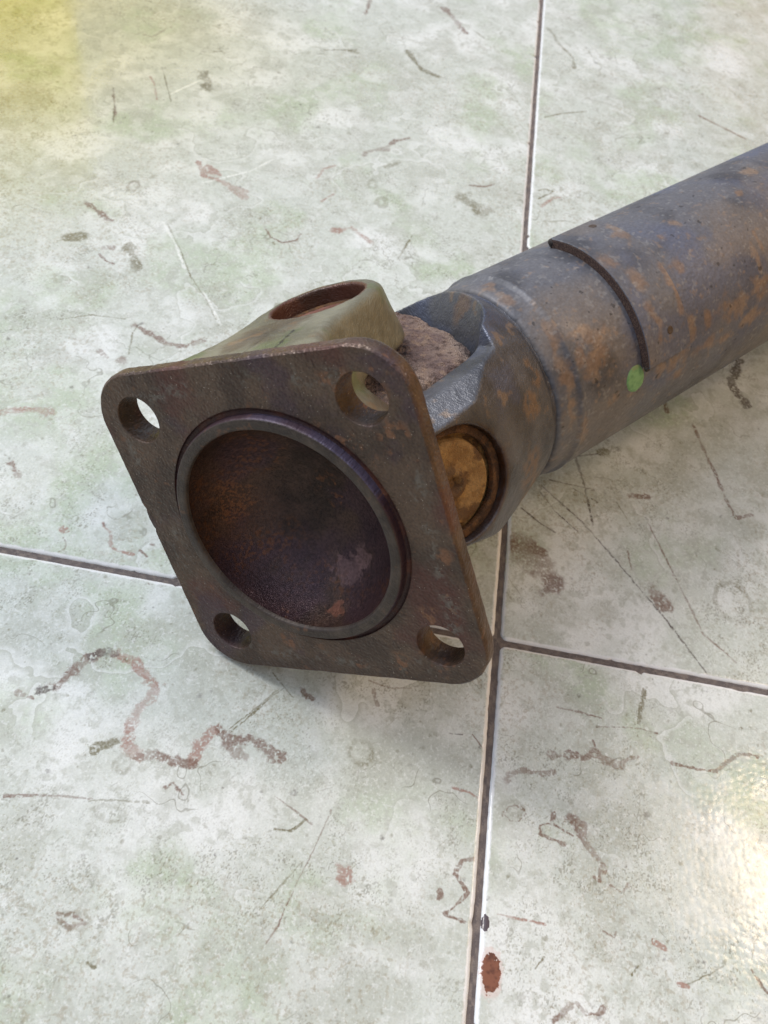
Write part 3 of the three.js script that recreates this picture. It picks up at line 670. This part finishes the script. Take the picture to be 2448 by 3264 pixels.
{
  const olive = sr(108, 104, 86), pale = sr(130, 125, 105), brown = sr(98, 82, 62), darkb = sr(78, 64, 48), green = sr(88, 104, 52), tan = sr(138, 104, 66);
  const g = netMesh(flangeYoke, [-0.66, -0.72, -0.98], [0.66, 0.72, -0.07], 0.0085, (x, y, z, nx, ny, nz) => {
    const c = -z, n = fbm3(x * 6, y * 6, z * 6, 4), f = fbm3(x * 30, y * 30, z * 30, 3);
    const br = Math.hypot(x, c - 0.65);
    // olive paint and rust in patches all over the casting
    let col = mix3(olive, pale, sstep(0.35, 0.65, n));
    col = mix3(col, green, 0.5 * sstep(0.56, 0.68, fbm3(x * 7 + 4, y * 7, z * 7, 4)));
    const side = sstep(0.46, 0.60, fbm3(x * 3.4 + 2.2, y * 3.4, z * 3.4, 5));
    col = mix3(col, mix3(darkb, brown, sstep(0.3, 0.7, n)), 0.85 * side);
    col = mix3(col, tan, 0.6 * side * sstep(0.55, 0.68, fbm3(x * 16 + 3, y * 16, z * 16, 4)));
    if (br < 0.205) col = mix3(sr(92, 56, 42), sr(70, 50, 36), sstep(0.3, 0.7, n));
    // a scratch across the ear
    const sx = x - 0.127, sc = c - 0.20, al = (sx * 0.03 - sc * 0.19) / 0.192, ac = (sx * 0.19 + sc * 0.03) / 0.192;
    if (y > 0.5 && Math.abs(al) < 0.10 && Math.abs(ac) < 0.0055) col = sr(40, 34, 30);
    const m = 0.84 + 0.32 * f; return [col[0] * m, col[1] * m, col[2] * m];
  }, (x, y, z) => [Math.atan2(x, -z - 0.3) * 0.3 + y * 0.2, y * 0.8 + z * 0.5 + x * 0.3]);
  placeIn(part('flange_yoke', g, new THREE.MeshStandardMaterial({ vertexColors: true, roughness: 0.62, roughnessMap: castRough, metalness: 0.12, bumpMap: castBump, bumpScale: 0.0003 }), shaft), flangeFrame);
}

// --- tube yoke: joint frame x along the tube, y up-pin, z the other pin
const PIN_DROP = 0.045;
function tubeYoke(s, v, w) {
  const au = Math.abs(w), av = Math.abs(v), r = Math.hypot(v, w);
  const cone = r - (0.468 + 0.36 * clamp(0.66 - s, 0, 0.55));
  const vv = v + PIN_DROP, half = s < 0.44 ? 0.312 + 0.14 * Math.max(0, s) : 0.374 + 2.2 * (s - 0.44);
  const o2 = s < 0 ? Math.hypot(s, vv) - 0.312 : (Math.abs(vv) - half) * (s < 0.44 ? 0.95 : 0.5);   // outline across the z pin
  let d = smax(cone, o2, 0.014);
  d = smax(d, au - 0.60, 0.007);
  { // the tip clears the flange and the back of its bowl
    const fc = 0.65 + 0.893 * s + 0.0245 * v - 0.451 * w, fr = Math.hypot(0.45 * s + 0.892 * w + 0.0124 * v, v - 0.0275 * s);
    d = smax(d, Math.max(0.20 - fc, (1 - Math.hypot(fr / 0.47, fc / 0.36)) * 0.36), 0.01);
  }
  d = smax(d, Math.abs(vv) * 0.89 + au * 0.45 - 0.492 - 0.16 * clamp(s, 0, 0.7), 0.010);   // chamfer along the ear
  d = smax(d, s - 0.74, 0.01);
  const groove = Math.hypot(s - 0.672, r - 0.478) - 0.022; d = smax(d, -groove, 0.01);
  if (s > 0.69) d = smax(d, r - 0.455, 0.01);
  d = smax(d, -throat2(s, au, throatEnd(v)), 0.011);
  const br = Math.hypot(s - 0.012, vv); d = smax(d, -smax(br - 0.232, 0.47 - au, 0.01), 0.012);
  return Math.abs(d) > 0.03 ? d : d + relief(s, v, w);
}
const throatEnd = (v) => 0.49 + 0.66 * v * v;
function throat2(s, au, end) {                      // rounded end slot: corner radius 0.27, half width 0.38
  const R = 0.27, a = au - (0.385 - R), b = s - (end - R);
  return (a > 0 && b > 0 ? Math.hypot(a, b) : Math.max(a, b)) - R;
}
const steelTone = { slate: sr(104, 104, 109), blue: sr(92, 99, 122), dark: sr(78, 78, 83), rust: sr(132, 107, 87), tan: sr(146, 124, 104), dirt: sr(120, 112, 106), pale: sr(150, 148, 146) };
{
  const g = netMesh(tubeYoke, [-0.36, -0.56, -0.64], [0.78, 0.56, 0.64], 0.0085, (s, v, w, nx, ny, nz) => {
    const n = fbm3(s * 7, v * 7, w * 7, 4), f = fbm3(s * 34, v * 34, w * 34, 3), phi = Math.atan2(v, w) * 180 / Math.PI;
    let c = mix3(steelTone.dark, steelTone.slate, sstep(0.25, 0.6, n)); c = mix3(c, steelTone.blue, 0.6 * sstep(0.5, 0.7, fbm3(s * 5 + 9, v * 5, w * 5, 3)));
    const blob = (bs, bp, rs, rp) => { const e = Math.hypot((s - bs) / rs, (phi - bp) / rp); return 1 - sstep(0.5, 1.15, e + 1.1 * (fbm3(s * 14, v * 14, w * 14, 4) - 0.5)); };
    const k = w > 0 ? Math.max(blob(0.50, 8, 0.07, 9), blob(0.45, -22, 0.10, 14), blob(0.48, -40, 0.12, 14), blob(0.58, 18, 0.05, 8), 0.8 * blob(0.60, 80, 0.04, 8)) : 0;
    c = mix3(c, steelTone.rust, 0.85 * k * sstep(0.38, 0.52, f));
    c = mix3(c, steelTone.tan, 0.7 * sstep(0.68, 0.78, fbm3(s * 18 + 2, v * 18, w * 18, 4)));
    const br = Math.hypot(s - 0.02, v + PIN_DROP);
    if (br < 0.26 && Math.abs(w) > 0.3) c = mix3(c, mix3(sr(58, 40, 28), sr(110, 70, 36), n), 1 - sstep(0.215, 0.25, br + 0.03 * (f - 0.5)));
    const m = 0.62 + 0.30 * f; return [c[0] * m, c[1] * m, c[2] * m];
  }, (s, v, w) => [Math.atan2(v, w) * 0.35, s * 0.8 + v * 0.12]);
  placeIn(part('tube_yoke', g, new THREE.MeshStandardMaterial({ vertexColors: true, roughness: 0.60, roughnessMap: castRough, metalness: 0.30, bumpMap: castBump, bumpScale: 0.0003 }), shaft), jointFrame);
}

// --- cross, bearing caps, caked dirt
const spin = (profile, K = 96) => {                 // profile [r, h] about y
  const pos = [], idx = [], uv = [];
  profile.forEach(([r, h]) => { for (let k = 0; k < K; k++) { const a = k / K * Math.PI * 2; pos.push(r * Math.cos(a), h, -r * Math.sin(a)); uv.push(0.5 + r * Math.cos(a), 0.5 + r * Math.sin(a)); } });
  for (let l = 0; l + 1 < profile.length; l++) for (let k = 0; k < K; k++) { const a = l * K + k, b = l * K + (k + 1) % K; idx.push(a, b + K, b, a, a + K, b + K); }
  return geo(pos, idx, uv);
};
const capMap = (light, mid, dark, salt) => colourTexture(512, 512, (i, j, out) => {
  const x = i / 512 - 0.5, y = j / 512 - 0.5, n = fbm2(x * 22, y * 22, salt, 5), f = vn2(x * 190, y * 190, salt + 9), q = Math.hypot(x, y);
  let c = mix3(mid, light, sstep(0.35, 0.65, n)); c = mix3(c, dark, 0.8 * sstep(0.56, 0.72, fbm2(x * 14 + 5, y * 14, salt + 20, 4))); c = mix3(c, dark, 0.3 * f); c = mix3(c, dark, 0.75 * (1 - sstep(0.05, 0.085, q + 0.05 * (n - 0.5)))); c = mix3(c, light, 0.5 * sstep(0.6, 0.75, fbm2(x * 40, y * 40, salt + 40, 3)));
  out[0] = c[0]; out[1] = c[1]; out[2] = c[2];
});
const capMat = new THREE.MeshStandardMaterial({ map: capMap(sr(172, 134, 82), sr(146, 108, 60), sr(84, 56, 34), 1501), roughness: 0.7, metalness: 0.1, bumpMap: castBump, bumpScale: 0.0005 });
const redCapMat = new THREE.MeshStandardMaterial({ map: capMap(sr(140, 96, 80), sr(116, 72, 58), sr(72, 46, 36), 1601), roughness: 0.7, metalness: 0.1, bumpMap: castBump, bumpScale: 0.0005 });
const clipMat = new THREE.MeshStandardMaterial({ map: capMap(sr(120, 82, 46), sr(86, 58, 36), sr(48, 34, 24), 1701), roughness: 0.8, metalness: 0.1, bumpMap: castBump, bumpScale: 0.0006 });
const capProfile = (top, wide) => [[0.0015, top - 0.010], [0.024, top - 0.018], [0.036, top + 0.008], [0.054, top + 0.009], [0.068, top - 0.014], [0.10, top - 0.012], [0.140, top - 0.004], [0.164, top], [0.172, top - 0.016], [0.178, top - 0.034], [0.196, top - 0.036], [wide, top - 0.034], [wide, top - 0.14]];
const clipProfile = (h, wide) => [[wide - 0.036, h - 0.022], [wide - 0.036, h - 0.002], [wide - 0.030, h + 0.003], [wide - 0.006, h + 0.003], [wide, h - 0.002], [wide, h - 0.022]];
const pins = [[flangeFrame, [0, 0, -0.65], 'y', 1, redCapMat, 0.60, 0.193], [flangeFrame, [0, 0, -0.65], 'y', -1, redCapMat, 0.60, 0.193], [jointFrame, [0.012, -PIN_DROP, 0], 'z', 1, capMat, 0.562, 0.233], [jointFrame, [0.012, -PIN_DROP, 0], 'z', -1, capMat, 0.562, 0.233]];
pins.forEach(([frame, at, ax, sg, mat, top, wide], k) => {
  const turn = new THREE.Matrix4();
  if (ax === 'y') { if (sg < 0) turn.makeRotationX(Math.PI); } else turn.makeRotationX(sg * Math.PI / 2);
  const local = new THREE.Matrix4().makeTranslation(at[0] * S, at[1] * S, at[2] * S).multiply(turn);
  const cap = part('bearing_cap', scaleGeo(spin(capProfile(top, wide).slice().reverse())), mat, shaft);
  placeIn(cap, frame.clone().multiply(local));
  if (k === 0) cap.userData.label = 'red brown bearing cap sunk in the upper ear';
  if (k === 2) cap.userData.label = 'orange rusted bearing cap with a raised centre ring';
  part('retaining_ring', scaleGeo(spin(clipProfile(top, wide).slice().reverse(), 72)), clipMat, cap);
});
{
  const cross = (x, y, z) => {                      // joint frame, pins on y and z
    let d = Math.hypot(x, y, z) - 0.235;
    d = smin(d, Math.max(Math.hypot(x, z) - 0.135, Math.abs(y) - 0.45), 0.05); d = smin(d, Math.max(Math.hypot(x, y) - 0.135, Math.abs(z) - 0.42), 0.05);
    return Math.abs(d) > 0.03 ? d : d + 2 * relief(x, y, z);
  };
  const g = netMesh(cross, [-0.28, -0.5, -0.48], [0.28, 0.5, 0.48], 0.014, (x, y, z) => { const n = fbm3(x * 9, y * 9, z * 9, 4); return mix3(sr(62, 48, 38), sr(110, 86, 62), n); }, (x, y, z) => [x + z, y + z * 0.5]);
  placeIn(part('cross', g, new THREE.MeshStandardMaterial({ vertexColors: true, roughness: 0.8, metalness: 0.1 }), shaft), jointFrame);
  const mud = (s, v, w) => {
    let d = smax(throat2(s, Math.abs(w), 0.50) + 0.004, (v - 0.415 + 0.30 * w + 0.30 * Math.max(0, s - 0.34)) * 0.9, 0.05);
    d = smax(d, Math.max(-0.15 - s, -0.2 - v), 0.05);
    if (Math.abs(d) > 0.08) return d;
    return d + 0.06 * (fbm3(s * 5 + 4, v * 5, w * 5, 3) - 0.5) + 0.035 * (fbm3(s * 16, v * 16, w * 16, 4) - 0.5) + 0.010 * (vn3(s * 70, v * 70, w * 70) - 0.5);
  };
  const mg = netMesh(mud, [-0.3, -0.3, -0.45], [0.72, 0.56, 0.45], 0.0085, (s, v, w) => {
    const n = fbm3(s * 8, v * 8, w * 8, 4), f = fbm3(s * 40, v * 40, w * 40, 3);
    let c = mix3(sr(120, 100, 95), sr(152, 131, 118), sstep(0.3, 0.7, n)); c = mix3(c, sr(164, 138, 116), 0.6 * sstep(0.55, 0.72, f)); c = mix3(c, sr(74, 58, 54), 0.6 * sstep(0.58, 0.7, 1 - f));
    return c;
  }, (s, v, w) => [s, w]);
  const m = placeIn(part('caked_dirt', mg, new THREE.MeshStandardMaterial({ vertexColors: true, roughness: 0.95, bumpMap: castBump, bumpScale: 0.0012 }), shaft), jointFrame);
  m.userData.label = 'dry brown dirt caked in the fork';
}

// --- tube with its seam, painted and rusted
const TW = 1600, TH = 900, TS0 = 0.6, TS1 = 3.9;   // texture: across = angle, up = along the tube
const rustPatches = [[1.01, 17.7, 0.07, 9], [0.98, 12, 0.10, 10], [0.89, 9, 0.06, 12], [0.87, 17, 0.04, 14], [0.76, 10, 0.05, 12], [0.787, 34, 0.03, 9], [0.77, 26, 0.03, 6], [0.93, 22, 0.05, 9], [1.31, 34, 0.04, 12], [1.28, 18, 0.03, 10], [1.47, 31, 0.05, 10], [1.46, 19, 0.03, 12], [1.6, 34, 0.05, 6], [1.80, 0, 0.09, 8], [1.90, -1, 0.09, 7], [2.08, 2, 0.11, 8], [2.22, 0, 0.12, 9], [2.4, 4, 0.1, 9], [1.67, 0, 0.05, 6], [1.53, 2, 0.04, 10], [1.49, -12, 0.05, 9], [1.40, -14, 0.06, 6], [1.33, -12, 0.05, 5], [1.62, -14, 0.10, 5], [1.78, -16, 0.10, 4], [2.0, -14, 0.10, 5], [2.09, 14, 0.03, 10], [2.15, 24, 0.02, 10], [1.43, 61, 0.04, 7], [1.44, 68, 0.03, 6], [1.65, 53, 0.03, 4], [1.78, 46, 0.03, 4], [1.78, 57, 0.03, 4], [2.27, 56, 0.03, 4], [1.25, 51, 0.05, 9], [1.29, 8, 0.03, 6], [0.74, -8, 0.03, 12], [0.83, -22, 0.03, 10], [1.45, -23, 0.08, 4], [0.72, 60, 0.03, 8], [0.74, 75, 0.04, 6], [2.6, 30, 0.08, 10], [2.75, 12, 0.12, 8], [2.5, 70, 0.05, 6], [1.02, -14, 0.05, 5]];
const tubeAt = (i, j) => [lerp(TS0, TS1, (j + 0.5) / TH), (i + 0.5) / TW * 360 - 180];
function tubeColour(s, phi, out) {
  const a = phi * 0.00855;                          // arc length in S units
  const n = fbm2(s * 5, a * 5, 1701, 5), n2 = fbm2(s * 2.4 + 5, a * 2.4, 1710, 4), f = fbm2(s * 26, a * 26, 1720, 4), g = vn2(s * 120, a * 120, 1730);
  let c = mix3(steelTone.dark, steelTone.slate, sstep(0.18, 0.55, n)); c = mix3(c, steelTone.blue, 0.55 * sstep(0.48, 0.68, n2)); c = mix3(c, steelTone.dirt, 0.6 * sstep(0.50, 0.72, fbm2(s * 3 + 40, a * 3, 1740, 5)));
  let o = 0; const ds = 0.05 * (fbm2(s * 9, a * 9, 1750, 3) - 0.5), da = 5 * (fbm2(s * 9 + 8, a * 9, 1751, 3) - 0.5);
  for (const [bs, bp, rs, rp] of rustPatches) { if (Math.abs(s - bs) > rs * 2 || Math.abs(phi - bp) > rp * 2) continue; const e = Math.hypot((s + ds - bs) / rs, (phi + da - bp) / rp); if (e < 1.7) o = Math.max(o, 1 - sstep(0.25, 1.1, e + 1.7 * (f - 0.5))); }
  if (phi < -75 || phi > 110 || s > 3) o = Math.max(o, sstep(0.58, 0.68, fbm2(s * 4 + 3, a * 4, 1760, 5)));
  c = mix3(c, mix3(steelTone.rust, steelTone.tan, sstep(0.4, 0.7, fbm2(s * 12, a * 12, 1770, 3))), (0.42 + 0.40 * fbm2(s * 20, a * 20, 1771, 3)) * o);
  const sp = fbm2(s * 34 + 7, a * 34, 1780, 3); c = mix3(c, steelTone.tan, 0.4 * sstep(0.68, 0.82, sp)); c = mix3(c, steelTone.pale, 0.3 * sstep(0.70, 0.80, fbm2(s * 44, a * 44 + 4, 1790, 2))); c = mix3(c, sr(34, 32, 32), 0.6 * sstep(0.78, 0.84, fbm2(s * 30 + 60, a * 30, 1800, 3)));
  const m = 0.86 + 0.28 * g; out[0] = c[0] * m; out[1] = c[1] * m; out[2] = c[2] * m;
}
const tubeMap = colourTexture(TW, TH, (i, j, out) => { const [s, p] = tubeAt(i, j); tubeColour(s, p, out); });
const tubeBump = greyTexture(800, 450, (i, j) => { const s = lerp(TS0, TS1, j / 450), a = (i / 800 * 360 - 180) * 0.00855; return 0.5 + 0.5 * (fbm2(s * 16, a * 16, 1810, 4) - 0.5) + 0.25 * (vn2(s * 90, a * 90, 1820) - 0.5); });
const tubeRough = greyTexture(800, 450, (i, j) => { const s = lerp(TS0, TS1, j / 450), a = (i / 800 * 360 - 180) * 0.00855; return 0.46 + 0.34 * fbm2(s * 7, a * 7, 1830, 4); });
const tubeMat = new THREE.MeshStandardMaterial({ map: tubeMap, bumpMap: tubeBump, bumpScale: 0.0004, roughnessMap: tubeRough, roughness: 0.92, metalness: 0.30 });
const tubeUV = (s, phi) => [(phi + 180) / 360, (s - TS0) / (TS1 - TS0)];
// sheet on the tube: profile [s, r] swept over angles in degrees
function sweep(profile, p0, p1, K, capEnds) {
  const pos = [], idx = [], uv = [], m = profile.length;
  for (let k = 0; k <= K; k++) { const phi = lerp(p0, p1, k / K), t = phi * Math.PI / 180; for (const [s0, r0] of profile) { const near = s0 < 0.83 ? 1 : 0, k2 = Math.cos(t) * 7, k3 = Math.sin(t) * 7, s = s0 + near * 0.012 * (fbm2(k2 + 20, k3 + 20, 91, 3) - 0.5), r = r0 + near * 0.0035 * (fbm3(k2 * 2 + 20, k3 * 2 + 20, s0 * 30, 3) - 0.5); pos.push(s, r * Math.sin(t), r * Math.cos(t)); uv.push(...tubeUV(s, phi)); } }
  for (let k = 0; k < K; k++) for (let l = 0; l + 1 < m; l++) { const a = k * m + l, b = a + m; idx.push(a, b, b + 1, a, b + 1, a + 1); }
  const g = geo(pos, idx, uv);
  if (!capEnds) return g;
  const ends = [0, K].map((k) => { const q = [], u = [], ix = []; for (let l = 0; l < m; l++) { const o = (k * m + l); q.push(pos[o * 3], pos[o * 3 + 1], pos[o * 3 + 2]); u.push(uv[o * 2], uv[o * 2 + 1]); } for (let l = 1; l + 1 < m; l++) if (k) ix.push(0, l + 1, l); else ix.push(0, l, l + 1); return geo(q, ix, u); });
  return mergeGeometries([g, ...ends]);
}
const TUBE_END = 7.6;
{
  const pr = [[0.672, 0.40], [0.674, 0.452], [0.681, 0.466], [0.695, 0.473], [0.72, 0.476], [0.755, 0.478], [0.778, 0.480], [0.788, 0.484], [0.796, 0.490], [0.804, 0.4945], [0.814, 0.4930], [0.826, 0.4905]];
  for (let k = 1; k <= 40; k++) pr.push([lerp(0.826, TUBE_END, Math.pow(k / 40, 1.4)), 0.4905]);
  pr.push([TUBE_END, 0.455], [TUBE_END - 0.3, 0.455]);
  placeIn(part('tube', scaleGeo(sweep(pr, -180, 180, 220)), tubeMat, shaft), jointFrame);
  // round flange at the far end, which carries that end of the shaft
  const ef = sweep([[TUBE_END - 0.25, 0.48], [TUBE_END - 0.16, 0.55], [TUBE_END - 0.14, 0.745], [TUBE_END - 0.13, 0.757], [TUBE_END - 0.01, 0.757], [TUBE_END, 0.745], [TUBE_END + 0.001, 0.46]], -180, 180, 120);
  placeIn(part('end_flange', scaleGeo(ef), tubeMat, shaft), jointFrame);
  // balance plate: curved strip welded on, with its dark sawn edge
  const ri = 0.488, ro = 0.532, s0 = 1.192, s1 = 1.475;
  const plateMat = tubeMat.clone();
  const plate = part('balance_plate', scaleGeo(sweep([[s0, ri], [s0, ro - 0.004], [s0 + 0.004, ro], [s1 - 0.004, ro], [s1, ro - 0.004], [s1, ri]], -6, 84, 60, true)), plateMat, shaft);
  placeIn(plate, jointFrame); plate.userData.label = 'curved balance plate welded on the tube';
  const edgeMap = colourTexture(512, 64, (i, j, out) => { const n = fbm2(i * 0.06, j * 0.2, 1901, 4), f = vn2(i * 0.5, j * 0.5, 1902); let c = mix3(sr(92, 70, 66), sr(136, 108, 92), sstep(0.35, 0.7, n)); c = mix3(c, sr(50, 38, 40), 0.8 * sstep(0.62, 0.8, f)); out[0] = c[0]; out[1] = c[1]; out[2] = c[2]; });
  const eg = sweep([[s0 - 0.0035, ri], [s0 - 0.004, ro - 0.008], [s0 + 0.001, ro - 0.0035]], -5.5, 83.5, 60);
  { const u = eg.attributes.uv; for (let k = 0; k < u.count; k++) u.setXY(k, Math.floor(k / 3) / 12, (k % 3) / 2); }
  part('sawn_edge', scaleGeo(eg), new THREE.MeshStandardMaterial({ map: edgeMap, roughness: 0.8, metalness: 0.1, bumpMap: castBump, bumpScale: 0.0006 }), plate);
  // spot weld dimples of the plate, a blob of weld at its end
  for (const [ws, wp] of [[1.405, 77], [1.352, 7]]) {
    const t = wp * Math.PI / 180, prof = [[0.019, 0.0003], [0.016, 0.0025], [0.012, 0.002], [0.008, 0.0008], [0.0015, 0.0004]];
    const w = part('spot_weld', scaleGeo(spin(prof, 28)), new THREE.MeshStandardMaterial({ color: new THREE.Color().setRGB(0.085, 0.06, 0.045), roughness: 0.6, metalness: 0.3 }), plate);
    w.position.set(ws * S, ro * Math.sin(t) * S, ro * Math.cos(t) * S); w.rotation.x = Math.PI / 2 - t;
  }
  for (const [ws, wp, k] of [[1.20, 83.5, 1.0], [1.195, -6.5, 0.7]]) {
    const t = wp * Math.PI / 180, b = new THREE.IcosahedronGeometry(0.018 * k, 4), p = b.attributes.position;
    for (let q = 0; q < p.count; q++) { const x = p.getX(q), y = p.getY(q), z = p.getZ(q), f = 0.75 + 0.6 * fbm3(x * 60 + wp, y * 60, z * 60, 2); p.setXYZ(q, x * f, y * f, z * f); }
    const bg = mergeVertices(b); bg.computeVertexNormals();
    const w = part('weld_bead', scaleGeo(bg), new THREE.MeshStandardMaterial({ color: new THREE.Color().setRGB(0.05, 0.04, 0.036), roughness: 0.7, metalness: 0.2 }), plate);
    w.position.set(ws * S, 0.512 * Math.sin(t) * S, 0.512 * Math.cos(t) * S);
  }
  // a dab of green paint by the plate's end
  const K = 56, Rg = 14, pos = [], idx = [], dabCol = [];
  for (let a = 0; a <= Rg; a++) for (let k = 0; k < K; k++) {
    const th = k / K * Math.PI * 2, rr = a / Rg * (1 + 0.06 * Math.sin(th * 2 + 1) + 0.16 * (fbm2(Math.cos(th) * 2.5 + 9, Math.sin(th) * 2.5 + 9, 88, 3) - 0.5));
    const s = 1.142 + 0.055 * rr * Math.cos(th) , phi = (-10.2 + 8.0 * rr * Math.sin(th) - 1.2 * rr * Math.cos(th)) * Math.PI / 180, r = 0.4905 + 0.0055 * Math.sqrt(Math.max(0, 1 - Math.pow(a / Rg, 6)));
    pos.push(s, r * Math.sin(phi), r * Math.cos(phi));
    const n = fbm2(s * 60, phi * 40, 89, 3), top = sstep(0.55, 0.95, rr * Math.sin(th) + 0.5 * (n - 0.5)), c = mix3(mix3(sr(98, 142, 92), sr(122, 164, 110), sstep(0.3, 0.7, n)), sr(128, 122, 78), 0.7 * top); dabCol.push(...c);
  }
  for (let a = 0; a < Rg; a++) for (let k = 0; k < K; k++) { const p = a * K + k, q = a * K + (k + 1) % K; idx.push(p, q, q + K, p, q + K, p + K); }
  const dab = part('paint_dab', scaleGeo(geo(pos, idx)), new THREE.MeshStandardMaterial({ vertexColors: true, roughness: 0.6 }), shaft);
  dab.geometry.setAttribute('color', new THREE.Float32BufferAttribute(dabCol, 3));
  placeIn(dab, jointFrame); dab.userData.label = 'light green dab of paint';
}

renderer.render(scene, camera);
